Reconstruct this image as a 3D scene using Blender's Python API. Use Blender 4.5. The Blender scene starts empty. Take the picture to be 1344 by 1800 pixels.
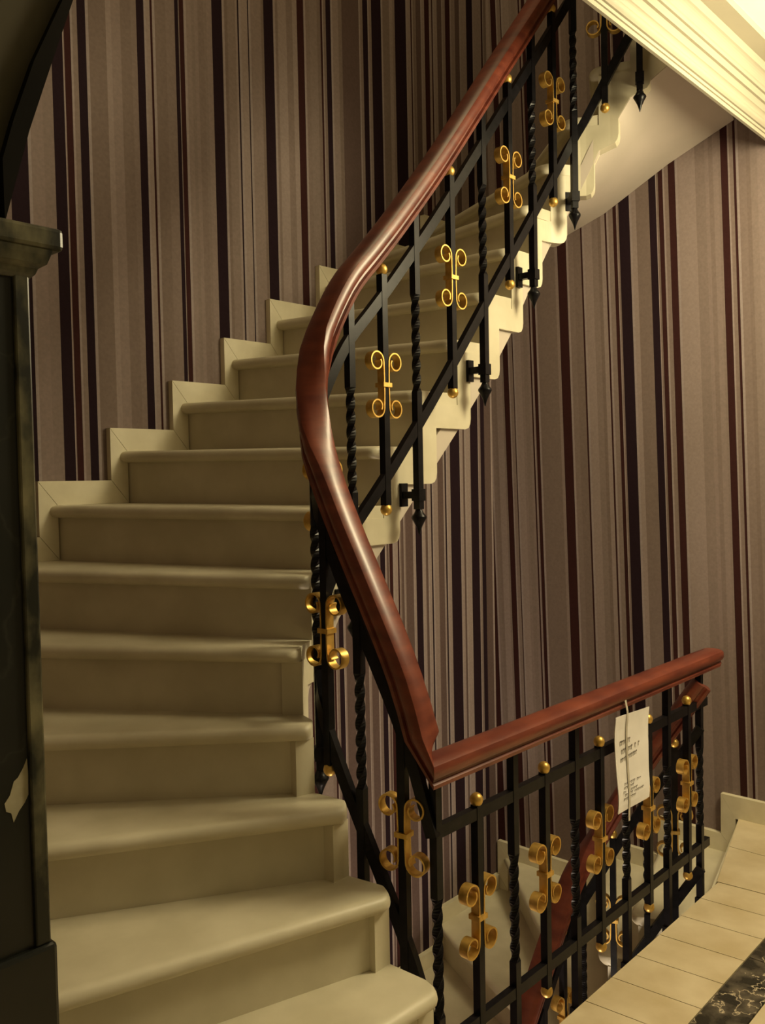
import bpy, bmesh, math, random
from mathutils import Vector, Matrix, noise

# ------------------------------------------------------------------ camera, world, lights
UNIT = 0.18          # one riser in metres; all positions below are in risers (s along the landing edge, t across the well, z up)
scene = bpy.context.scene
COL = scene.collection


def V(s, t, z):
    return Vector((s * UNIT, t * UNIT, z * UNIT))


FOCAL_PX = 1529.3
PITCH, ROLL, YAW = math.radians(-2.04), math.radians(-1.13), math.radians(42.75)
CAM = (-10.735, -6.28, 8.415)


def set_camera():
    cp, sp = math.cos(PITCH), math.sin(PITCH)
    F, U, R = Vector((0, cp, sp)), Vector((0, -sp, cp)), Vector((1, 0, 0))
    cr, sr = math.cos(ROLL), math.sin(ROLL)
    R2, U2 = R * cr + U * sr, -R * sr + U * cr
    c, s = math.cos(YAW), math.sin(YAW)
    M = Matrix(((s, c, 0), (-c, s, 0), (0, 0, 1)))
    F, R2, U2 = M @ F, M @ R2, M @ U2
    cam = bpy.data.cameras.new('camera')
    cam.sensor_fit = 'VERTICAL'
    cam.sensor_height = 24.0
    cam.lens = FOCAL_PX / 1800.0 * 24.0
    cam.clip_start = 0.02
    ob = bpy.data.objects.new('camera', cam)
    COL.objects.link(ob)
    rot = Matrix((R2, U2, -F)).transposed().to_4x4()
    ob.matrix_world = Matrix.Translation(V(*CAM)) @ rot
    scene.camera = ob


set_camera()
w = bpy.data.worlds.new('world')
scene.world = w
w.use_nodes = True
w.node_tree.nodes['Background'].inputs[0].default_value = (1.0, 0.73, 0.33, 1)
w.node_tree.nodes['Background'].inputs[1].default_value = 0.12


def lamp(name, pos, power, color, radius):
    l = bpy.data.lights.new(name, 'POINT')
    l.energy = power
    l.color = color
    l.shadow_soft_size = radius
    o = bpy.data.objects.new(name, l)
    o.location = V(*pos)
    COL.objects.link(o)
    return o


lamp('landing_ceiling_lamp', (6.0, -5.3, 14.6), 152.0, (1.0, 0.86, 0.53), 0.32)
lamp('upper_landing_lamp', (-0.5, 3.5, 26.0), 42.0, (1.0, 0.78, 0.42), 0.45)
lamp('lower_stairwell_lamp', (-0.3, 2.0, -9.0), 100.0, (1.0, 0.82, 0.62), 0.15)

scene.view_settings.view_transform = 'Standard'
scene.view_settings.look = 'None'
scene.view_settings.exposure = 0.0
scene.view_settings.gamma = 1.0
scene.view_settings.use_curve_mapping = False


# ------------------------------------------------------------------ materials
def nodes(name):
    m = bpy.data.materials.new(name)
    m.use_nodes = True
    nt = m.node_tree
    return m, nt, nt.nodes['Principled BSDF']


def noise_mat(name, c1, c2, scale=8.0, rough=0.5, metallic=0.0, bump=0.0, detail=4.0, stretch=None, spec=0.5, pos=(0.35, 0.68), coat=0.0):
    m, nt, b = nodes(name)
    tc = nt.nodes.new('ShaderNodeTexCoord')
    mp = nt.nodes.new('ShaderNodeMapping')
    nt.links.new(tc.outputs['Object'], mp.inputs[0])
    if stretch:
        mp.inputs['Scale'].default_value = stretch
    n = nt.nodes.new('ShaderNodeTexNoise')
    n.inputs['Scale'].default_value = scale
    n.inputs['Detail'].default_value = detail
    nt.links.new(mp.outputs[0], n.inputs['Vector'])
    r = nt.nodes.new('ShaderNodeValToRGB')
    r.color_ramp.elements[0].position = pos[0]
    r.color_ramp.elements[1].position = pos[1]
    r.color_ramp.elements[0].color = (*c1, 1)
    r.color_ramp.elements[1].color = (*c2, 1)
    nt.links.new(n.outputs[0], r.inputs[0])
    nt.links.new(r.outputs[0], b.inputs['Base Color'])
    b.inputs['Roughness'].default_value = rough
    b.inputs['Metallic'].default_value = metallic
    b.inputs['Specular IOR Level'].default_value = spec
    b.inputs['Coat Weight'].default_value = coat
    b.inputs['Coat Roughness'].default_value = 0.15
    if bump:
        bp = nt.nodes.new('ShaderNodeBump')
        bp.inputs['Strength'].default_value = bump
        bp.inputs['Distance'].default_value = 0.004
        nt.links.new(n.outputs[0], bp.inputs['Height'])
        nt.links.new(bp.outputs[0], b.inputs['Normal'])
    return m


def veined_mat(name, base, mid, vein, scale, vscale, rough):
    m, nt, b = nodes(name)
    tc = nt.nodes.new('ShaderNodeTexCoord')
    n = nt.nodes.new('ShaderNodeTexNoise')
    n.inputs['Scale'].default_value = scale
    n.inputs['Detail'].default_value = 6
    nt.links.new(tc.outputs['Object'], n.inputs['Vector'])
    r = nt.nodes.new('ShaderNodeValToRGB')
    r.color_ramp.elements[0].position, r.color_ramp.elements[1].position = 0.42, 0.72
    r.color_ramp.elements[0].color, r.color_ramp.elements[1].color = (*base, 1), (*mid, 1)
    nt.links.new(n.outputs[0], r.inputs[0])
    mix = nt.nodes.new('ShaderNodeMixRGB')
    mix.blend_type = 'ADD'
    mix.inputs[0].default_value = 0.5
    nt.links.new(tc.outputs['Object'], mix.inputs[1])
    nt.links.new(n.outputs[1], mix.inputs[2])
    vo = nt.nodes.new('ShaderNodeTexVoronoi')
    vo.feature = 'DISTANCE_TO_EDGE'
    vo.inputs['Scale'].default_value = vscale
    nt.links.new(mix.outputs[0], vo.inputs['Vector'])
    vr = nt.nodes.new('ShaderNodeValToRGB')
    vr.color_ramp.elements[0].position, vr.color_ramp.elements[1].position = 0.0, 0.016
    vr.color_ramp.elements[0].color, vr.color_ramp.elements[1].color = (1, 1, 1, 1), (0, 0, 0, 1)
    nt.links.new(vo.outputs['Distance'], vr.inputs[0])
    mx = nt.nodes.new('ShaderNodeMixRGB')
    nt.links.new(vr.outputs[0], mx.inputs[0])
    nt.links.new(r.outputs[0], mx.inputs[1])
    mx.inputs[2].default_value = (*vein, 1)
    nt.links.new(mx.outputs[0], b.inputs['Base Color'])
    b.inputs['Roughness'].default_value = rough
    return m


def wallpaper_mat():
    m, nt, b = nodes('striped_wallpaper')
    a = nt.nodes.new('ShaderNodeAttribute')
    a.attribute_name = 'Stripe'
    tc = nt.nodes.new('ShaderNodeTexCoord')
    n = nt.nodes.new('ShaderNodeTexNoise')
    n.inputs['Scale'].default_value = 90
    n.inputs['Detail'].default_value = 3
    nt.links.new(tc.outputs['Object'], n.inputs['Vector'])
    mr = nt.nodes.new('ShaderNodeMapRange')
    mr.inputs[3].default_value, mr.inputs[4].default_value = 0.82, 1.18
    nt.links.new(n.outputs[0], mr.inputs[0])
    mx = nt.nodes.new('ShaderNodeMixRGB')
    mx.blend_type = 'MULTIPLY'
    mx.inputs[0].default_value = 1
    nt.links.new(a.outputs['Color'], mx.inputs[1])
    nt.links.new(mr.outputs[0], mx.inputs[2])
    nt.links.new(mx.outputs[0], b.inputs['Base Color'])
    b.inputs['Roughness'].default_value = 0.8
    b.inputs['Specular IOR Level'].default_value = 0.04
    return m


MAT = {
    'wallpaper': wallpaper_mat(),
    'stone': noise_mat('pale_step_marble', (0.55, 0.50, 0.355), (0.65, 0.595, 0.44), 7, 0.45, bump=0.05),
    'skirting': noise_mat('cream_skirting_marble', (0.66, 0.60, 0.42), (0.78, 0.72, 0.53), 9, 0.4, detail=7),
    'plaster': noise_mat('cream_plaster', (0.50, 0.44, 0.37), (0.55, 0.48, 0.41), 3, 0.85, spec=0.1),
    'cornice': noise_mat('ivory_cornice_paint', (0.40, 0.365, 0.275), (0.44, 0.40, 0.30), 3, 0.65),
    'ceiling': noise_mat('white_ceiling_paint', (0.82, 0.79, 0.72), (0.86, 0.83, 0.76), 3, 0.8),
    'tile': noise_mat('beige_floor_marble', (0.52, 0.42, 0.25), (0.66, 0.56, 0.38), 6, 0.35, detail=6),
    'grout': noise_mat('brown_grout', (0.34, 0.27, 0.16), (0.42, 0.34, 0.21), 20, 0.8),
    'dark_marble': veined_mat('dark_veined_marble', (0.030, 0.027, 0.020), (0.15, 0.125, 0.09), (0.62, 0.52, 0.36), 16, 2.2, 0.25),
    'black_marble': veined_mat('black_pilaster_marble', (0.007, 0.008, 0.006), (0.014, 0.014, 0.011), (0.022, 0.022, 0.017), 5, 2.2, 0.35),
    'green_marble': noise_mat('mottled_green_marble', (0.012, 0.013, 0.008), (0.20, 0.18, 0.10), 22, 0.35, pos=(0.45, 0.72), detail=7, stretch=(1, 1, 0.5)),
    'olive': noise_mat('olive_brown_plaster', (0.055, 0.047, 0.025), (0.075, 0.063, 0.035), 6, 0.85),
    'archivolt': noise_mat('black_arch_band_paint', (0.008, 0.007, 0.006), (0.013, 0.011, 0.009), 6, 0.7, spec=0.05),
    'iron': noise_mat('black_wrought_iron', (0.004, 0.004, 0.005), (0.009, 0.008, 0.010), 40, 0.3, bump=0.05, spec=0.16),
    'gold': noise_mat('gilded_metal', (0.50, 0.30, 0.06), (0.80, 0.52, 0.14), 30, 0.38, metallic=0.7, bump=0.1),
    'wood': noise_mat('red_mahogany_varnish', (0.105, 0.019, 0.011), (0.20, 0.045, 0.022), 5, 0.36, detail=8, coat=0.12, stretch=(1.4, 1.4, 6)),
    'paper': noise_mat('white_paper', (0.78, 0.74, 0.70), (0.84, 0.80, 0.76), 14, 0.8),
    'ink': noise_mat('faded_grey_ink', (0.16, 0.14, 0.12), (0.30, 0.26, 0.21), 60, 0.9),
    'tape': noise_mat('clear_adhesive_tape', (0.50, 0.45, 0.36), (0.56, 0.51, 0.42), 20, 0.2),
    'patch': noise_mat('chipped_pale_plaster', (0.32, 0.29, 0.19), (0.48, 0.43, 0.30), 18, 0.9),
}


# ------------------------------------------------------------------ helpers
def mesh_obj(name, verts, faces, mat, parent=None, loc=None, smooth=False, fix=True):
    me = bpy.data.meshes.new(name)
    me.from_pydata([tuple(v) for v in verts], [], faces)
    if fix:
        bm = bmesh.new()
        bm.from_mesh(me)
        bmesh.ops.recalc_face_normals(bm, faces=bm.faces)
        bm.to_mesh(me)
        bm.free()
    if smooth:
        for p in me.polygons:
            p.use_smooth = True
    me.materials.append(MAT[mat] if isinstance(mat, str) else mat)
    return link(name, me, parent, loc)


def link(name, me, parent=None, loc=None, rotz=0.0):
    o = bpy.data.objects.new(name, me)
    COL.objects.link(o)
    if parent:
        o.parent = parent
    if loc is not None:
        o.location = loc
    if rotz:
        o.rotation_euler = (0, 0, rotz)
    return o


def smooth_angle(o, deg=40):
    me = o.data
    for p in me.polygons:
        p.use_smooth = True
    bm = bmesh.new()
    bm.from_mesh(me)
    lim = math.radians(deg)
    for e in bm.edges:
        if len(e.link_faces) == 2 and e.calc_face_angle(0) > lim:
            e.smooth = False
    bm.to_mesh(me)
    bm.free()


def empty(name, label, cat, loc=(0, 0, 0), group=None):
    o = bpy.data.objects.new(name, None)
    o.empty_display_size = 0.1
    o.location = loc
    COL.objects.link(o)
    o['label'] = label
    o['category'] = cat
    if group:
        o['group'] = group
    return o


def structure(o, label, cat):
    o['kind'] = 'structure'
    o['label'] = label
    o['category'] = cat
    return o


def box_data(a, b):
    (x0, y0, z0), (x1, y1, z1) = a, b
    v = [(x0, y0, z0), (x1, y0, z0), (x1, y1, z0), (x0, y1, z0), (x0, y0, z1), (x1, y0, z1), (x1, y1, z1), (x0, y1, z1)]
    f = [(0, 3, 2, 1), (4, 5, 6, 7), (0, 1, 5, 4), (1, 2, 6, 5), (2, 3, 7, 6), (3, 0, 4, 7)]
    return v, f


def box(name, a, b, mat, parent=None, bevel=0.0):
    v, f = box_data(V(*a), V(*b))
    o = mesh_obj(name, v, f, mat, parent)
    if bevel:
        bm = bmesh.new()
        bm.from_mesh(o.data)
        bmesh.ops.bevel(bm, geom=list(bm.edges), offset=bevel * UNIT, segments=2, affect='EDGES', profile=0.5)
        bm.to_mesh(o.data)
        bm.free()
    return o


def prism(name, poly, d, mat, parent=None):
    """poly: list of 3D points in risers (planar), d: extrusion vector in risers"""
    n = len(poly)
    a = [V(*p) for p in poly]
    dv = V(*d)
    v = a + [p + dv for p in a]
    f = [tuple(range(n)), tuple(range(2 * n - 1, n - 1, -1))]
    for i in range(n):
        j = (i + 1) % n
        f.append((i, j, n + j, n + i))
    return mesh_obj(name, v, f, mat, parent)


def loft(name, rings, mat, parent=None, closed=True, cap=True, smooth=True, origin=None):
    n = len(rings[0])
    org = origin if origin is not None else Vector((0, 0, 0))
    v = [p - org for r in rings for p in r]
    f = []
    for i in range(len(rings) - 1):
        for k in range(n if closed else n - 1):
            k2 = (k + 1) % n
            f.append((i * n + k, i * n + k2, (i + 1) * n + k2, (i + 1) * n + k))
    if cap:
        f.append(tuple(range(n)))
        f.append(tuple((len(rings) - 1) * n + k for k in range(n)))
    o = mesh_obj(name, v, f, mat, parent, loc=org if parent is None else None)
    if smooth:
        smooth_angle(o, 38)
    return o


# ------------------------------------------------------------------ wallpapered walls
TAN = [(0.25, 0.193, 0.175), (0.215, 0.163, 0.145), (0.285, 0.224, 0.205), (0.23, 0.177, 0.158), (0.195, 0.147, 0.128)]
DARK, RED, MID, PALE = (0.022, 0.012, 0.016), (0.042, 0.016, 0.015), (0.115, 0.078, 0.070), (0.36, 0.30, 0.29)


def stripe_list(bands, w0, w1, seed):
    rnd = random.Random(seed)
    out, w = [], w0
    bands = sorted(b for b in bands if b[1] > w0 and b[0] < w1)

    def fill(a, b):
        if b - a < 0.012:
            if b > a:
                out.append((a, b, PALE))
            return
        x = a
        edge = min(0.06, (b - a) * 0.3)
        out.append((a, a + edge, PALE if b - a < 0.1 else (0.31, 0.255, 0.245)))
        x = a + edge
        while x < b - 1e-6:
            d = min(b - x, rnd.uniform(0.07, 0.26))
            if b - x - d < 0.04:
                d = b - x
            out.append((x, x + d, rnd.choice(TAN)))
            x += d

    for a, b, c in bands:
        if a > w:
            fill(w, a)
        out.append((max(a, w), min(b, w1), c))
        w = b
    if w < w1:
        fill(w, w1)
    return out


def striped_wall(name, parts, place, back, label):
    """parts: (stripes, z0, z1, lean); place(w,z) -> risers point on the face; back: offset vector of the wall's thickness"""
    v, f, c = [], [], []
    for stripes, z0, z1, lean in parts:
        for a, b, col in stripes:
            i = len(v)
            v += [V(*place(a + lean * (z0 - 8.4), z0)), V(*place(b + lean * (z0 - 8.4), z0)),
                  V(*place(b + lean * (z1 - 8.4), z1)), V(*place(a + lean * (z1 - 8.4), z1))]
            f.append((i, i + 1, i + 2, i + 3))
            c.append(col)
    ws = [s for st, _, _, _ in parts for s in (st[0][0], st[-1][1])]
    zs = [z for _, z0, z1, _ in parts for z in (z0, z1)]
    bk = Vector(back)
    w0, w1, z0, z1 = min(ws), max(ws), min(zs), max(zs)
    e = 0.02
    cor = [Vector(place(a, z)) + bk * e for a, z in ((w0, z0), (w1, z0), (w1, z1), (w0, z1))]
    cor += [p + bk for p in cor]
    i = len(v)
    v += [V(*p) for p in cor]
    for q in ((0, 1, 2, 3), (4, 5, 6, 7), (0, 1, 5, 4), (1, 2, 6, 5), (2, 3, 7, 6), (3, 0, 4, 7)):
        f.append(tuple(i + k for k in q))
        c.append(TAN[0])
    o = mesh_obj(name, v, f, 'wallpaper', fix=False)
    at = o.data.color_attributes.new('Stripe', 'FLOAT_COLOR', 'CORNER')
    for p in o.data.polygons:
        for li in p.loop_indices:
            at.data[li].color = (*c[p.index], 1)
    return structure(o, label, 'wall')


T_FAR, S_RIGHT, S_LEFT = 8.93, 10.59, -7.9
bands_a = [(-7.6, -7.3, DARK), (-6.9, -6.8, RED), (-6.0, -5.7, DARK), (-5.2, -5.15, RED), (-4.6, -4.3, DARK), (-3.72, -3.39, DARK),
           (-2.89, -2.67, DARK), (-2.64, -2.51, RED), (-2.37, -2.2, DARK), (-1.11, -.94, DARK), (-.8, -.75, RED),
           (-.22, -.13, DARK), (-.11, 0, RED), (.71, .98, DARK), (1.39, 1.43, DARK), (1.67, 1.70, DARK), (2.13, 2.41, DARK),
           (3.13, 3.34, RED), (3.88, 3.94, RED), (4.06, 4.22, DARK)]
bands_up = bands_a + [(4.6, 5.2, MID), (5.34, 5.52, DARK), (5.66, 6.02, DARK), (6.55, 6.99, DARK), (7.18, 7.23, RED), (7.4, 7.6, MID), (7.76, 7.96, RED),
                      (8.06, 8.11, RED), (8.3, 8.5, MID), (8.66, 8.87, RED), (9.1, 9.3, MID), (9.63, 9.92, DARK), (10.34, 10.41, RED)]
bands_lo = bands_a + [(4.75, 4.87, RED), (5.6, 5.78, DARK), (5.95, 6.08, RED), (6.28, 6.34, RED), (4.3, 4.6, MID), (4.95, 5.1, MID), (5.2, 5.45, MID), (5.85, 5.92, MID), (6.42, 6.52, MID), (6.6, 6.9, MID), (7.01, 7.27, DARK), (7.42, 7.52, MID), (7.67, 7.73, DARK),
                      (7.98, 8.23, MID), (8.3, 8.36, DARK), (8.55, 8.99, DARK), (9.14, 9.22, MID), (9.5, 9.87, DARK),
                      (10.0, 10.19, DARK), (10.19, 10.51, MID)]
ZSPLIT, ZLOW, ZTOP = 12.6, -16.0, 30.0
striped_wall('wall_far', [(stripe_list(bands_up, S_LEFT, S_RIGHT, 3), ZSPLIT, ZTOP, 0.0), (stripe_list(bands_lo, S_LEFT, S_RIGHT, 3), ZLOW, ZSPLIT, 0.0)],
             lambda a, z: (a, T_FAR, z), (0, 1, 0), 'wallpapered stairwell wall with dark stripes, behind the climbing steps')
bands_r = [(-t0, -t1, c) for t0, t1, c in [(9.2, 8.94, RED), (8.41, 8.23, RED), (8.08, 8.05, RED), (7.47, 7.42, RED), (7.36, 7.25, RED), (6.47, 6.19, RED), (5.74, 5.69, RED),
           (5.0, 4.95, RED), (4.76, 4.66, RED), (4.59, 4.29, DARK), (3.74, 3.55, DARK), (3.48, 3.36, RED), (3.21, 3.03, RED),
           (1.88, 1.71, RED), (1.58, 1.52, RED), (.62, .3, DARK), (.05, -.05, RED), (-.7, -1.0, DARK), (-1.7, -1.8, RED), (-2.6, -2.9, DARK)]]
striped_wall('wall_right', [(stripe_list(bands_r, -10.2, 12.0, 8), ZLOW, ZTOP, -0.026)],
             lambda a, z: (S_RIGHT, -a, z), (1, 0, 0), 'wallpapered wall with dark stripes, right of the stairwell')
striped_wall('wall_left', [(stripe_list([(x + .1 * (i % 3), x + .3, DARK if i % 2 else RED) for i, x in enumerate((1.2, 2.1, 3.3, 4.0, 5.2, 6.4, 7.3, 8.2))], 0.75, T_FAR, 5), ZLOW, ZTOP, 0.0)],
             lambda a, z: (S_LEFT, a, z), (-1, 0, 0), 'wallpapered wall hidden behind the black pilaster')

# ------------------------------------------------------------------ stair plan (in risers)
INNER = [(-2.40, -.02), (-2.40, .72), (-2.42, 1.44), (-2.47, 2.13), (-2.46, 2.80), (-2.25, 3.25), (-1.75, 3.56), (-1.0, 3.64), (.02, 3.64),
         (1.05, 3.64), (2.08, 3.64), (3.05, 3.64), (3.9, 3.64), (4.62, 3.64), (5.3, 3.58), (5.8, 3.28), (6.06, 2.85), (6.3, 2.25), (6.8, .86)]
OUTER = [(-7.9, -.6), (-7.9, .9), (-7.9, 2.95), (-7.9, 5.2), (-7.9, 7.5), (-6.3, 8.93), (-4.6, 8.93), (-3.12, 8.93), (-1.67, 8.93),
         (-.25, 8.93), (1.07, 8.93), (2.36, 8.93), (3.9, 8.93), (5.7, 8.93), (7.8, 8.93), (10.59, 8.5), (10.59, 5.2), (10.59, 3.4), (10.59, 1.75)]
NRISE = 19
TILT = 0.09
# fine string polyline (arc length -> point) used for the curved step ends
STR = [(-2.38, -.7)] + INNER + [(6.87, .70)]


def catmull(pts, per=8):
    out = []
    P_ = [Vector(p) for p in pts]
    for i in range(len(P_) - 1):
        p0, p1, p2, p3 = P_[max(i - 1, 0)], P_[i], P_[i + 1], P_[min(i + 2, len(P_) - 1)]
        for k in range(per):
            u = k / per
            out.append(0.5 * ((2 * p1) + (p2 - p0) * u + (2 * p0 - 5 * p1 + 4 * p2 - p3) * u * u + (3 * p1 - p0 - 3 * p2 + p3) * u ** 3))
    out.append(P_[-1])
    return out


class Path:
    def __init__(self, pts, per=8):
        self.p = catmull(pts, per)
        self.L = [0.0]
        for a, b in zip(self.p, self.p[1:]):
            self.L.append(self.L[-1] + (Vector(b[:2]) - Vector(a[:2])).length)
        self.knotL = self.L[::per]

    def at(self, l):
        l = max(0.0, min(self.L[-1], l))
        for i in range(len(self.L) - 1):
            if l <= self.L[i + 1]:
                u = (l - self.L[i]) / max(1e-9, self.L[i + 1] - self.L[i])
                return self.p[i].lerp(self.p[i + 1], u)
        return self.p[-1]

    def tan(self, l):
        d = self.at(l + .04) - self.at(l - .04)
        d = Vector((d[0], d[1]))
        return d.normalized()


STRING = Path(STR)
AJ = STRING.knotL[1:1 + NRISE]          # arc position of each riser on the string


def inside(q):
    e = .01
    return Vector((min(max(q[0], (S_LEFT + e) * UNIT), (S_RIGHT - e) * UNIT), min(q[1], (T_FAR - e) * UNIT), q[2]))


def make_flight(root, base, first, last):
    """steps with front riser index first..last; tread level = base + j + 1"""
    for j in range(first, last + 1):
        top = base + j + 1
        fi, fo = Vector(INNER[j]), Vector(OUTER[j])
        if j + 1 < NRISE:
            bi, bo = Vector(INNER[j + 1]), Vector(OUTER[j + 1])
        else:
            # last riser up to the landing edge
            u = (fo - fi).normalized()
            bk = Vector((u[1], -u[0]))
            r0, r1 = fi + bk * .16, fo + bk * .16
            vv = [V(fi[0], fi[1], top - 1), V(fo[0], fo[1], top - 1 + TILT), V(r1[0], r1[1], top - 1 + TILT), V(r0[0], r0[1], top - 1),
                  V(fi[0], fi[1], top - .13), V(fo[0], fo[1], top - .13), V(r1[0], r1[1], top - .13), V(r0[0], r0[1], top - .13)]
            mesh_obj('riser', [inside(q) for q in vv], box_data((0, 0, 0), (1, 1, 1))[1], 'stone', root)
            continue
        corner = None
        if j == 4:
            corner = Vector((S_LEFT, T_FAR))
        if j == 14:
            corner = Vector((S_RIGHT, T_FAR))
        # ---- tread with bullnose
        u = (fo - fi)
        wdt = u.length
        u.normalize()
        fwd = Vector((u[1], -u[0]))
        if fwd.dot(bi - fi) > 0:
            fwd = -fwd
        th, nose, rad = 0.22, 0.2, 0.2
        rings = []
        ds = [0, .03, .07, .12, .2] + [wdt * k / 4 for k in range(1, 5)]
        for d in ds:
            k = d / wdt
            n_ = nose
            if d < rad:
                n_ = nose - rad + math.sqrt(max(0, rad * rad - (rad - d) ** 2))
            f_ = fi + u * d
            b_ = bi.lerp(bo, k)
            zt = top + TILT * k
            cn = f_ + fwd * (n_ - th / 2)
            inn_ = cn - fwd * .04
            ring = [V(b_[0], b_[1], zt), V(inn_[0], inn_[1], zt)]
            for q in range(7):
                a = math.pi / 2 - math.pi * q / 6
                pnt = cn + fwd * (math.cos(a) * th / 2)
                ring.append(V(pnt[0], pnt[1], zt - th / 2 + math.sin(a) * th / 2))
            ring.append(V(inn_[0], inn_[1], zt - th))
            ring.append(V(b_[0], b_[1], zt - th))
            rings.append([inside(q) for q in ring])
        tread = loft('tread', rings, 'stone', root)
        if corner is not None:
            k = 1.0
            zt = top + TILT
            cs = [inside(V(q[0], q[1], zt - .001)) / UNIT for q in (fo, corner, bo)]
            prism('corner_slab', [tuple(q) for q in cs], (0, 0, -th), 'stone', tread)
        # ---- riser
        back = -fwd
        q0, q1 = fi, fo
        r0, r1 = fi + back * .16, fo + back * .16
        zb0, zb1 = top - 1 - .02, top - 1 + TILT - .02
        vv = [V(q0[0], q0[1], zb0), V(q1[0], q1[1], zb1), V(r1[0], r1[1], zb1), V(r0[0], r0[1], zb0),
              V(q0[0], q0[1], top - th + .01), V(q1[0], q1[1], top + TILT - th + .01), V(r1[0], r1[1], top + TILT - th + .01), V(r0[0], r0[1], top - th + .01)]
        vv = [inside(q) for q in vv]
        mesh_obj('riser', vv, box_data((0, 0, 0), (1, 1, 1))[1], 'stone', tread)
        # ---- shaped step end on the open string
        a0, a1 = AJ[j], AJ[j + 1]
        cols = []

        def add(a, lo, hi):
            cols.append((a, lo, hi))
        lo_r = top - 1 if j > 0 else top - 1
        hi_t = top - th + .01
        add(a0, lo_r, hi_t)
        add(a0 + .12, lo_r, hi_t)
        add(a0 + .24, lo_r, hi_t)
        add(a0 + .2401, top - .65, hi_t)
        m = 5
        for q in range(1, m):
            add(a0 + .24 + (a1 - a0 - .24) * q / m, top - .65, hi_t)
        add(a1, top - .65, hi_t)
        add(a1 + .0001, top - .65, top)
        add(a1 + .235, top - .65, top)
        add(a1 + .2351, top - .65, top + .35)
        add(a1 + .33, top - .62, top + .35)
        add(a1 + .38, top - .55, top + .35)
        add(a1 + .40, top - .45, top + .35)
        rings = []
        if j >= 15:
            def soff(a):
                for q in range(j, NRISE - 1):
                    if a <= AJ[q + 1]:
                        return base + q - .76 + (a - AJ[q]) / (AJ[q + 1] - AJ[q])
                return base + NRISE - 1 - .76
            cols = [(a, min(lo, soff(a) + .02), hi) for a, lo, hi in cols]
        for a, lo, hi in cols:
            p = STRING.at(a)
            tn = STRING.tan(a)
            nrm = Vector((-tn[1], tn[0]))       # away from the well
            if (nrm.dot(Vector((2.2, 2.2)) - Vector((p[0], p[1])))) > 0:
                nrm = -nrm
            f_ = Vector((p[0], p[1])) - nrm * .012
            b_ = f_ + nrm * .3
            rings.append([V(f_[0], f_[1], lo), V(f_[0], f_[1], hi), V(b_[0], b_[1], hi), V(b_[0], b_[1], lo)])
        o = loft('step_end', rings, 'stone', tread, smooth=False)
    # ---- soffit
    rings = []
    for j in range(first, min(last + 2, NRISE)):
        p = STRING.at(AJ[j])
        tn = STRING.tan(AJ[j])
        nrm = Vector((-tn[1], tn[0]))
        if (nrm.dot(Vector((2.2, 2.2)) - Vector((p[0], p[1])))) > 0:
            nrm = -nrm
        f_ = Vector((p[0], p[1])) + nrm * (.06 if j < 15 else .0)
        o_ = Vector(OUTER[j])
        dz = {17: -.75, 18: -1.13}.get(j, -.6)
        di = -.76
        ring = [V(f_[0], f_[1], base + j + di), V(f_[0], f_[1], base + j + di + .5), V(o_[0], o_[1], base + j + dz + .5), V(o_[0], o_[1], base + j + dz)]
        ring = [inside(q) for q in ring]
        rings.append(ring)
        if j == 4:
            rings.append([ring[0], ring[1], inside(V(S_LEFT, T_FAR, base + 4 + .3)), inside(V(S_LEFT, T_FAR, base + 3.8))])
        if j == 14:
            rings.append([ring[0], ring[1], inside(V(S_RIGHT, T_FAR, base + 14 + .4)), inside(V(S_RIGHT, T_FAR, base + 13.9))])
    fine = []
    for r0_, r1_ in zip(rings, rings[1:]):
        for q in range(4):
            fine.append([a.lerp(b, q / 4) for a, b in zip(r0_, r1_)])
    fine.append(rings[-1])
    full = []
    for il, ih, oh, ol in fine:
        full.append([ih] + [il.lerp(ol, q / 8) for q in range(9)] + [oh])
    so = loft('soffit', full, 'plaster', root, smooth=True)
    so['label'] = 'smooth plastered underside of the stair'


upper = empty('staircase', 'pale marble winding staircase climbing around the well to the upper floor', 'staircase')
make_flight(upper, 0, 0, 18)
lower = empty('staircase', 'pale marble stair flight descending below the landing balustrade', 'staircase')
make_flight(lower, -NRISE, 8, 18)

# ------------------------------------------------------------------ skirting that follows the steps
SK_A, SK_X, SK_T = 0.53, 0.36, 0.14


def skirting(root, place, out, risers, k0, z0, w_start, w_end):
    """risers: positions w of the risers met when climbing; level of the first run is k0"""
    lev = k0
    runs = []
    prev = None
    for r in risers + [None]:
        wl = w_start if prev is None else prev - SK_X
        wr = w_end if r is None else r - SK_X
        bl = w_start if prev is None else prev
        br = w_end if r is None else r
        z = z0 + lev
        tl = TILT if r is not None else -.02
        poly = [place(wl, z + SK_A), place(wr, z + SK_A), place(br, z + tl), place(bl, z + tl)]
        prism('skirting_piece', poly, out, 'skirting', root)
        if r is not None:
            e = .012
            tn_ = TILT - e if r != risers[-1] else -.02
            poly = [place(r - SK_X, z + SK_A + e), place(r - SK_X, z + 1 + SK_A - e), place(r, z + 1 + tn_), place(r, z + TILT + e)]
            prism('skirting_piece', poly, out, 'skirting', root)
        prev = r
        lev += 1


def struct_empty(name, label, cat):
    o = bpy.data.objects.new(name, None)
    COL.objects.link(o)
    return structure(o, label, cat)


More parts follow.
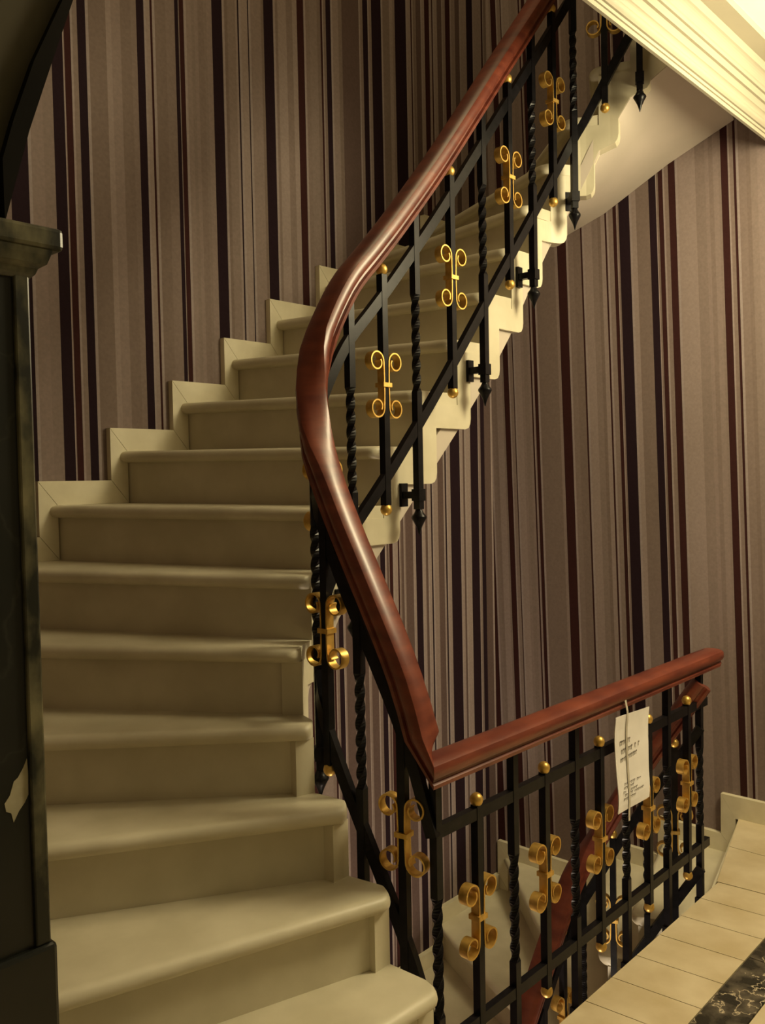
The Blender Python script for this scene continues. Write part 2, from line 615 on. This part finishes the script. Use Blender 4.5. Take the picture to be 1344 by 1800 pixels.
sk = struct_empty('baseboard_far', 'stepped cream marble skirting along the striped wall behind the steps', 'baseboard')
far_p = lambda a, z: (a, T_FAR, z)
skirting(sk, far_p, (0, -SK_T, 0), [OUTER[j][0] for j in range(5, 15)], 5, 0, -7.8, 10.5)
skirting(sk, far_p, (0, -SK_T, 0), [OUTER[j][0] for j in range(9, 15)], 9, -NRISE, -1.5, 10.5)
sr = struct_empty('baseboard_right', 'stepped cream marble skirting along the right hand striped wall', 'baseboard')
rgt_p = lambda a, z: (S_RIGHT, -a, z)
skirting(sr, rgt_p, (-SK_T, 0, 0), [-OUTER[j][1] for j in range(15, 19)], 15, -NRISE, -8.9, 11.5)
skirting(sr, rgt_p, (-SK_T, 0, 0), [-OUTER[j][1] for j in range(15, 19)], 15, 0, -8.9, 11.5)

# ------------------------------------------------------------------ landing floor
T_EDGE = 0.74
fl = struct_empty('floor', 'landing floor with beige marble border tiles around dark veined marble', 'floor')
prism('slab', [(-14, -12, -.06), (10.55, -12, -.06), (10.55, 1.70, -.06), (6.86, .80, -.06), (6.82, T_EDGE - .02, -.06), (-2.5, T_EDGE - .02, -.06), (-2.5, -.04, -.06), (-7.7, -.58, -.06), (-14, -.58, -.06)],
      (0, 0, -1.1), 'grout', fl)
rnd = random.Random(4)
x = -2.5
edges = [-2.5, -1.27, -.37, .53, 1.43, 2.31, 3.2, 4.12, 5.04, 5.95, 6.85]
B_IN = -.74
for a, b in zip(edges, edges[1:]):
    g = .008
    prism('tile', [(a + g, T_EDGE, 0), (a + g + .12, B_IN, 0), (b - g + .12, B_IN, 0), (b - g, T_EDGE, 0)], (0, 0, -.12), 'tile', fl)
# beige field at the head of the lower flight
prism('tile', [(6.87, .74, 0), (7.0, B_IN, 0), (8.7, B_IN, 0), (8.72, 1.24, 0), (6.87, .78, 0)], (0, 0, -.12), 'tile', fl)
prism('tile', [(8.74, 1.245, 0), (8.72, B_IN, 0), (10.52, B_IN, 0), (10.52, 1.69, 0)], (0, 0, -.12), 'tile', fl)
for i, (a, b) in enumerate([(-5.5, -2.6), (-2.58, .9), (.92, 4.4), (4.42, 7.9), (7.92, 10.5)]):
    prism('tile', [(a, B_IN - .02, 0), (b, B_IN - .02, 0), (b, -1.42, 0), (a, -1.42, 0)], (0, 0, -.12), 'dark_marble', fl)
for i in range(9):
    for k in range(5):
        a, b = -13.9 + i * 2.72, -13.9 + (i + 1) * 2.72 - .02
        c, d = -1.44 - k * 2.1, -1.44 - (k + 1) * 2.1 + .02
        prism('tile', [(a, c, 0), (min(b, 10.5), c, 0), (min(b, 10.5), d, 0), (a, d, 0)], (0, 0, -.12), 'tile', fl)
for a, b in [(-13.9, -8.2), (-8.18, -5.52)]:
    prism('tile', [(a, -.62, 0), (b, -.62, 0), (b, -1.42, 0), (a, -1.42, 0)], (0, 0, -.12), 'tile', fl)
prism('tile', [(-5.5, -.62, 0), (-2.52, -.3, 0), (-2.52, B_IN, 0), (-5.5, B_IN, 0)], (0, 0, -.12), 'tile', fl)

# ------------------------------------------------------------------ ceiling, cornice and arch above the landing
Z_CEIL = 17.2
structure(box('ceiling', (-14, -12, Z_CEIL), (S_RIGHT, -.02, 18.9), 'ceiling'), 'white ceiling of the landing, brightly lit at the upper right', 'ceiling')


def arc_pts(c, r, a0, a1, n):
    return [(c[0] + r * math.cos(math.radians(a0 + (a1 - a0) * i / n)), c[1] + r * math.sin(math.radians(a0 + (a1 - a0) * i / n))) for i in range(n + 1)]


prof = [(.86, 18.9), (.86, 16.0), (.80, 16.0), (.80, 16.08), (.835, 16.085), (.835, 16.105), (.795, 16.11), (.785, 16.16), (.82, 16.165), (.82, 16.185)]
prof += [(.77, 16.19)] + arc_pts((.80, 16.28), .085, 225, 150, 5) + [(.74, 16.34)] + arc_pts((.66, 16.36), .10, 0, 70, 5)[::1]
prof += [(.66, 16.52), (.64, 16.55), (.585, 16.55), (.585, 16.70), (.61, 16.705), (.61, 16.725), (.56, 16.73), (.54, 16.78)]
prof += arc_pts((.34, 16.80), .18, 0, 75, 6) + [(.37, 17.04), (.34, 17.09), (0.0, 17.09), (-.02, 17.2), (-.02, 18.9)]
structure(prism('trim_1', [(-8.0, t, z) for t, z in prof], (S_RIGHT + 8.0, 0, 0), 'cornice'), 'ivory moulded cornice along the edge of the upper landing', 'cornice')
structure(box('upper_floor', (-14, -12, 18.92), (S_RIGHT, .84, 19.0), 'tile'), 'floor slab of the upper landing above the cornice', 'floor')

in_edge = [(-8.0, 10.7), (-7.91, 11.0), (-7.75, 11.45), (-7.51, 11.98), (-7.2, 12.5), (-6.75, 13.05), (-6.1, 13.6), (-5.3, 14.05), (-4.3, 14.35), (-3.2, 14.5)]
out_edge = [(-8.0, 10.26), (-7.8, 10.95), (-7.62, 11.47), (-7.43, 12.01), (-7.1, 12.52), (-6.62, 13.02), (-6.0, 13.45), (-5.25, 13.85), (-4.3, 14.13), (-3.2, 14.28)]
poly = [(-14, 0), (-9.5, 0), (-9.5, 10.25), (-8.15, 10.25)] + out_edge + [(-3.2, Z_CEIL), (-14, Z_CEIL)]
structure(prism('wall_front', [(a, -.16, z) for a, z in poly], (0, .55, 0), 'olive'), 'dark olive wall above the black arch at the upper left', 'wall')
band = out_edge + in_edge[::-1]
structure(prism('trim_2', [(a, -.24, z) for a, z in band], (0, .7, 0), 'archivolt'), 'black curved arch band rising from the pilaster capital', 'arch')

# ------------------------------------------------------------------ black marble pilaster
pil = empty('marble_pilaster', 'black marble pilaster with stone capital at the left edge', 'pilaster')
box('shaft', (-9.4, -.2, 5.1), (-7.95, .7, 9.95), 'black_marble', pil)
o = box('edge_strip', (-7.95, -.23, 5.1), (-7.835, .7, 9.93), 'green_marble', pil, bevel=.015)
o['label'] = 'mottled green marble edge strip'
box('base', (-9.5, -.26, 0), (-7.80, .72, 5.1), 'black_marble', pil, bevel=.03)
cap_sections = [(-.0, 9.90), (.03, 9.93), (.045, 9.97), (.09, 10.0), (.11, 10.06), (.12, 10.10)]
rings = []
for e, z in cap_sections:
    rings.append([V(-9.4 - e, -.22 - e, z), V(-7.83 + e, -.22 - e, z), V(-7.83 + e, .72, z), V(-9.4 - e, .72, z)])
loft('capital_moulding', rings, 'green_marble', pil, smooth=False)
box('capital_slab', (-9.7, -.36, 10.10), (-7.63, .74, 10.26), 'green_marble', pil, bevel=.03)
pp = [(-7.96, 6.48), (-7.955, 6.38), (-7.958, 6.22), (-7.985, 6.17), (-8.03, 6.12), (-8.07, 6.05), (-8.085, 6.12), (-8.12, 6.14), (-8.13, 6.2), (-8.09, 6.25), (-8.06, 6.34), (-8.03, 6.36), (-7.99, 6.42)]
o = prism('paint_patch', [(a, -.204, z) for a, z in pp], (0, .006, 0), 'patch', pil)
o['label'] = 'pale chipped patch'

# ------------------------------------------------------------------ balustrades
RAILK = [(-1.94, 1.05, 4.58), (-1.98, 1.3, 5.43), (-2.03, 1.55, 6.1), (-2.1, 2.0, 7.05), (-2.16, 2.4, 7.88), (-2.2, 2.76, 8.70), (-2.17, 2.93, 9.12), (-2.05, 3.11, 9.64), (-1.87, 3.23, 10.17),
         (-1.7, 3.26, 10.62), (-1.2, 3.26, 11.42), (-.6, 3.26, 12.04), (0, 3.26, 12.66), (1, 3.26, 13.76), (2, 3.26, 14.94), (3, 3.26, 16.14), (4, 3.26, 17.32),
         (4.9, 3.26, 18.4), (5.4, 3.17, 19.1), (5.68, 2.88, 19.75), (5.9, 2.4, 20.7), (6.2, 1.8, 21.8), (6.62, 1.0, 23.15)]
RAIL = Path(RAILK, 6)
Z_LAND = 4.58           # height of the landing handrail
D_TOP, D_BOT = .92, 3.85
BAR = .062

HAND = [(0, -.23), (.12, -.23), (.165, -.205), (.175, -.15), (.14, -.12), (.14, -.08), (.205, -.055), (.23, -.01), (.232, .07), (.215, .12), (.165, .15), (.08, .165), (0, .17)]
HAND = HAND + [(-a, b) for a, b in HAND[-2:0:-1]]


def sweep(name, pts, profile, mat, parent, origin, end_cap_round=False, mitre=0.0):
    rings = []
    n = len(pts)
    for i, p in enumerate(pts):
        a, b = pts[max(i - 1, 0)], pts[min(i + 1, n - 1)]
        d = Vector(b) - Vector(a)
        flat = Vector((d[0], d[1], 0)).normalized()
        d.normalize()
        nrm = Vector((flat[1], -flat[0], 0))
        up = nrm.cross(d)
        if i == 0 and mitre:
            up = Vector((0, 0, 1))
            flat = Vector((0, 1, 0)) if abs(flat[1]) > abs(flat[0]) else Vector((1, 0, 0))
            nrm = Vector((flat[1], -flat[0], 0))
        c = Vector(p)
        sc = 1.0
        if end_cap_round:
            k = n - 1 - i
            sc = {0: .72, 1: .92}.get(k, 1.0)
        mt = mitre if i == 0 else 0.0
        rings.append([(c + nrm * (x * sc) + up * (y * sc) + flat * (x * mt)) * UNIT for x, y in profile])
    rings = [[q - origin for q in r] for r in rings]
    o = loft(name, rings, mat, parent)
    return o


def square(w, h):
    return [(-w, -h), (w, -h), (w, h), (-w, h)]


def rail_pts(dz, base, l0, l1, step=.12):
    n = max(2, int((l1 - l0) / step))
    out = []
    for i in range(n + 1):
        p = RAIL.at(l0 + (l1 - l0) * i / n)
        out.append((p[0], p[1], p[2] + dz + base))
    return out


# shared meshes for baluster parts, built around (0,0,0)
def raw_mesh(name, verts, faces, mat, smooth=None):
    o = mesh_obj(name, verts, faces, mat)
    if smooth:
        smooth_angle(o, smooth)
    me = o.data
    bpy.data.objects.remove(o)
    return me


def bar_mesh(name, z0, z1, tw0=None, tw1=None, turns=3.0, half=BAR):
    levels = [z0]
    if tw0 is not None:
        n = int(turns * 20)
        levels += [tw0 + (tw1 - tw0) * i / n for i in range(n + 1)]
    levels.append(z1)
    v, f = [], []
    for z in levels:
        a = 0.0
        if tw0 is not None:
            a = max(0.0, min(1.0, (z - tw0) / (tw1 - tw0))) * turns * 2 * math.pi
        for k in range(4):
            b = a + math.pi / 4 + k * math.pi / 2
            hw = half * (1.22 if tw0 is not None and tw0 < z < tw1 else 1.414)
            v.append(Vector((math.cos(b) * hw, math.sin(b) * hw, z)) * UNIT)
    for i in range(len(levels) - 1):
        for k in range(4):
            k2 = (k + 1) % 4
            f.append((i * 4 + k, i * 4 + k2, i * 4 + 4 + k2, i * 4 + 4 + k))
    f.append((0, 1, 2, 3))
    e = (len(levels) - 1) * 4
    f.append((e, e + 1, e + 2, e + 3))
    return raw_mesh(name, v, f, 'iron')


def lathe_mesh(name, prof, mat, n=12):
    v, f = [], []
    for r, z in prof:
        for k in range(n):
            a = 2 * math.pi * k / n
            v.append(Vector((r * math.cos(a), r * math.sin(a), z)) * UNIT)
    for i in range(len(prof) - 1):
        for k in range(n):
            k2 = (k + 1) % n
            f.append((i * n + k, i * n + k2, i * n + n + k2, i * n + n + k))
    f.append(tuple(range(n)))
    f.append(tuple((len(prof) - 1) * n + k for k in range(n)))
    return raw_mesh(name, v, f, mat, 50)


def ribbon_mesh(name, pts, half_w, half_t, mat):
    """flat strip following pts (x,z); strip is wide along y"""
    rings = []
    n = len(pts)
    for i, p in enumerate(pts):
        a, b = pts[max(0, i - 1)], pts[min(n - 1, i + 1)]
        d = Vector((b[0] - a[0], b[1] - a[1])).normalized()
        nx, nz = -d[1], d[0]
        rings.append([Vector((p[0] + nx * q * half_t, y * half_w, p[1] + nz * q * half_t)) * UNIT for q, y in ((-1, -1), (1, -1), (1, 1), (-1, 1))])
    v = [q for r in rings for q in r]
    f = []
    for i in range(n - 1):
        for k in range(4):
            k2 = (k + 1) % 4
            f.append((i * 4 + k, i * 4 + k2, i * 4 + 4 + k2, i * 4 + 4 + k))
    f += [(0, 1, 2, 3), tuple((n - 1) * 4 + k for k in range(4))]
    return raw_mesh(name, v, f, mat, 40)


def scroll_pts(sgn):
    up = []
    c = (.22, .365)
    n = 26
    for i in range(n + 1):
        u = i / n
        ang = math.radians(180 - 395 * u)
        r = .158 * (1 - .5 * max(0.0, u - .25) / .75)
        up.append((c[0] + r * math.cos(ang) - .02 * u, c[1] + r * math.sin(ang) - .01 * u))
    pts = [(x, -z) for x, z in up[::-1]] + [(.058, -.24), (.055, -.12), (.055, 0), (.055, .12), (.058, .24)] + up
    return [(sgn * x, z) for x, z in pts]


BALL = lathe_mesh('ball', [(.03, -.1), (.055, -.085), (.085, -.05), (.098, 0), (.088, .045), (.06, .08), (.025, .098), (.004, .1)], 'gold', 14)
SCROLL_L = ribbon_mesh('scroll', scroll_pts(-1), .072, .012, 'gold')
SCROLL_R = ribbon_mesh('scroll', scroll_pts(1), .072, .012, 'gold')
cv, cf = box_data(Vector((-.10, -.095, -.035)) * UNIT, Vector((.10, .095, .035)) * UNIT)
COLLAR = raw_mesh('collar', cv, cf, 'gold')
FINIAL = lathe_mesh('finial', [(.05, .04), (.06, 0), (.085, -.05), (.125, -.10), (.13, -.13), (.09, -.2), (.05, -.28), (.035, -.32), (.006, -.42)], 'iron', 8)


def bracket_mesh(depth):
    parts = [((-.06, .0, -.06), (.06, depth, .06)), ((-.08, depth - .06, -.2), (.08, depth, .2)), ((-.085, -.085, -.1), (.085, .085, .1))]
    v, f = [], []
    for a, b in parts:
        i = len(v)
        bv, bf = box_data(Vector(a) * UNIT, Vector(b) * UNIT)
        v += bv
        f += [tuple(i + k for k in q) for q in bf]
    return raw_mesh('bracket', v, f, 'iron')


BRACKET = bracket_mesh(.37)
BRACKET_S = bracket_mesh(.30)
FULL_FL = bar_mesh('baluster', -D_BOT - 1.42, -.18, -D_BOT + .55, -D_TOP - .75, 1.75)
SHORT_FL = bar_mesh('baluster', -D_BOT - .45, -D_TOP + .33)
FULL_LA = bar_mesh('baluster', -D_BOT - 1.42, -.18, -D_BOT + .45, -D_TOP - .85, 1.75)
SHORT_LA = bar_mesh('baluster', -D_BOT - .33, -D_TOP + .16)


def baluster(root, rp, kind, s, t, z, ang, landing=False, away=0.0, short_end=False):
    """rp: world position of root; ang: direction of the rail in plan"""
    loc = V(s, t, z) - rp
    if kind == 'full':
        o = link('baluster', FULL_LA if landing else FULL_FL, root, loc, ang)
        link('bracket', BRACKET_S if landing else BRACKET, o, Vector((0, 0, (-D_BOT - 1.18) * UNIT)), away)
        link('finial', FINIAL, o, Vector((0, 0, (-D_BOT - 1.44) * UNIT)))
    else:
        o = link('baluster', SHORT_LA if landing else SHORT_FL, root, loc, ang)
        link('ball', BALL, o, Vector((0, 0, (-D_TOP + (.23 if landing else .41)) * UNIT)))
        b = link('ball', BALL, o, Vector((0, 0, (-D_BOT - (.40 if landing else .52)) * UNIT)))
        b.rotation_euler = (math.pi, 0, 0)
        zc = -2.36 * UNIT
        link('scroll', SCROLL_L, o, Vector((0, 0, zc)))
        link('scroll', SCROLL_R, o, Vector((0, 0, zc)))
        link('collar', COLLAR, o, Vector((0, 0, zc)))
    return o


def nearest_l(s, t):
    best = min(range(len(RAIL.p)), key=lambda i: (RAIL.p[i][0] - s) ** 2 + (RAIL.p[i][1] - t) ** 2)
    l0 = RAIL.L[best]
    c = [(l0 + d * .01) for d in range(-30, 31)]
    return min(c, key=lambda l: (RAIL.at(l)[0] - s) ** 2 + (RAIL.at(l)[1] - t) ** 2)


FLIGHT_BARS = [('short', -2.02, 1.5), ('full', -2.13, 2.18), ('short', -2.2, 2.74), ('full', -2.1, 3.06), ('short', -1.72, 3.26), ('full', -1.1, 3.26), ('short', -.33, 3.26), ('full', .5, 3.26),
               ('short', 1.48, 3.26), ('full', 2.44, 3.26), ('short', 3.3, 3.26), ('full', 4.13, 3.26), ('short', 4.9, 3.26), ('full', 5.48, 3.1),
               ('short', 5.82, 2.58), ('full', 6.12, 1.96), ('short', 6.38, 1.46)]


def flight_balustrade(label, base, l0, l1, bars):
    p0 = RAIL.at(l0)
    rp = V(p0[0], p0[1], p0[2] + base - D_BOT)
    root = empty('stair_balustrade', label, 'balustrade', rp)
    h = sweep('handrail', rail_pts(0, base, l0, l1), HAND, 'wood', root, rp, mitre=1.0 if base == 0 else 0.0)
    h['label'] = 'polished red mahogany handrail'
    sweep('upper_rail', rail_pts(-D_TOP, base, l0, l1), square(.055, .085), 'iron', root, rp)
    sweep('lower_rail', rail_pts(-D_BOT, base, l0, l1), square(.055, .085), 'iron', root, rp)
    for kind, s, t in bars:
        l = nearest_l(s, t)
        p = RAIL.at(l)
        tn = RAIL.tan(l)
        # local +y must point away from the well for the brackets: left of the travel direction is away
        ang = math.atan2(tn[1], tn[0])
        baluster(root, rp, kind, p[0], p[1], p[2] + base, ang)
    return root


flight_balustrade('black iron balustrade with gold scrolls and mahogany handrail curving up the stairs', 0, 0.0, RAIL.L[-1], FLIGHT_BARS)
flight_balustrade('black iron balustrade with red handrail descending below the landing', -NRISE, nearest_l(1.5, 3.26), RAIL.L[-1], FLIGHT_BARS[9:])

# landing balustrade
rp = V(-1.9, 1.05, 0)
land = empty('landing_balustrade', 'black iron balustrade with gold scrolls and straight mahogany handrail along the landing', 'balustrade', rp)
pts = [(-1.94 + (7.38 + 1.94) * i / 24, 1.05, Z_LAND) for i in range(25)] + [(7.46, 1.05, Z_LAND), (7.5, 1.05, Z_LAND)]
h = sweep('handrail', pts, HAND, 'wood', land, rp, True, -1.0)
h['label'] = 'polished red mahogany handrail'
sweep('upper_rail', [(-1.95, 1.05, Z_LAND - D_TOP + .05), (6.98, 1.05, Z_LAND - D_TOP + .05)], square(.055, .085), 'iron', land, rp)
sweep('lower_rail', [(-1.95, 1.05, Z_LAND - D_BOT), (7.05, 1.05, Z_LAND - D_BOT)], square(.055, .085), 'iron', land, rp)
for i, s in enumerate([-1.88, -.97, -.07, .79, 1.7, 2.53, 3.47, 4.35, 5.15, 6.07, 6.68]):
    baluster(land, rp, 'short' if i % 2 else 'full', s, 1.05, Z_LAND, 0, landing=True, away=math.pi)

# ------------------------------------------------------------------ paper notice taped to the landing handrail
T_CARD = .80
nx, nz = 8, 12
L_EDGE = [(2.72, 4.30), (2.70, 4.0), (2.74, 3.5), (2.76, 3.1), (2.74, 2.88), (2.70, 2.64)]
R_EDGE = [(3.86, 4.27), (3.86, 4.0), (3.87, 3.6), (3.83, 3.1), (3.80, 2.9), (3.77, 2.66)]
v, f = [], []


def edge_at(E_, u):
    x_ = u * (len(E_) - 1)
    i_ = min(int(x_), len(E_) - 2)
    k_ = x_ - i_
    return (E_[i_][0] * (1 - k_) + E_[i_ + 1][0] * k_, E_[i_][1] * (1 - k_) + E_[i_ + 1][1] * k_)


def card_pt(a, b, off=0.0):
    l, r = edge_at(L_EDGE, b), edge_at(R_EDGE, b)
    s = l[0] * (1 - a) + r[0] * a
    z = l[1] * (1 - a) + r[1] * a
    t = T_CARD + .03 * math.sin(b * 5.0) + .025 * math.cos(a * 3.1) - off
    return V(s, t, z)


rings_f = []
for side in (0.0, -.012):
    for j in range(nz + 1):
        for i in range(nx + 1):
            v.append(card_pt(i / nx, j / nz, side))
m = (nx + 1) * (nz + 1)
for sd in (0, m):
    for j in range(nz):
        for i in range(nx):
            a = sd + j * (nx + 1) + i
            f.append((a, a + 1, a + nx + 2, a + nx + 1))
org = card_pt(.5, 1)
note = empty('paper_notice', 'white paper notice with faded text hanging from the landing handrail', 'notice', org)
mesh_obj('sheet', [p - org for p in v], f, 'paper', note, fix=False)
rnd = random.Random(11)
lines = [(.28, .14, .48), (.345, .13, .68), (.405, .14, .62), (.62, .16, .72), (.675, .18, .48), (.735, .16, .56), (.785, .2, .74), (.84, .16, .52)]
iv, if_ = [], []
for b, a0, a1 in lines:
    a = a0
    while a < a1:
        wd = rnd.uniform(.03, .045)
        hgt = rnd.uniform(.014, .021)
        if rnd.random() > .12:
            k = len(iv)
            iv += [card_pt(a, b - hgt, .006) - org, card_pt(a + wd, b - hgt, .006) - org, card_pt(a + wd, b - hgt * .3, .006) - org, card_pt(a, b - hgt * .3, .006) - org]
            if_.append((k, k + 1, k + 2, k + 3))
            k = len(iv)
            iv += [card_pt(a, b - hgt, .006) - org, card_pt(a + wd * .35, b - hgt, .006) - org, card_pt(a + wd * .35, b + hgt, .006) - org, card_pt(a, b + hgt, .006) - org]
            if_.append((k, k + 1, k + 2, k + 3))
        a += wd * 1.25
o = mesh_obj('printed_text', iv, if_, 'ink', note, fix=False)
o['label'] = 'faded grey lines of text'
tp = []
rings = []
for b in [-.22 + 1.35 * k / 14 for k in range(15)]:
    bb = max(0, min(1, b))
    base_p = card_pt(.33, bb, .010)
    if b < 0:
        base_p = base_p + Vector((0, .07 * UNIT * (-b / .22), -b * 1.65 * UNIT))
    if b > 1:
        base_p = base_p + Vector((0, 0, -(b - 1) * 1.65 * UNIT))
    rings.append([base_p - org + Vector((dx * UNIT, 0, 0)) for dx in (-.03, .03)] + [base_p - org + Vector((dx * UNIT, -.004 * UNIT, 0)) for dx in (.03, -.03)])
o = loft('adhesive_tape', rings, 'tape', note)
o['label'] = 'translucent tape strip down the notice'
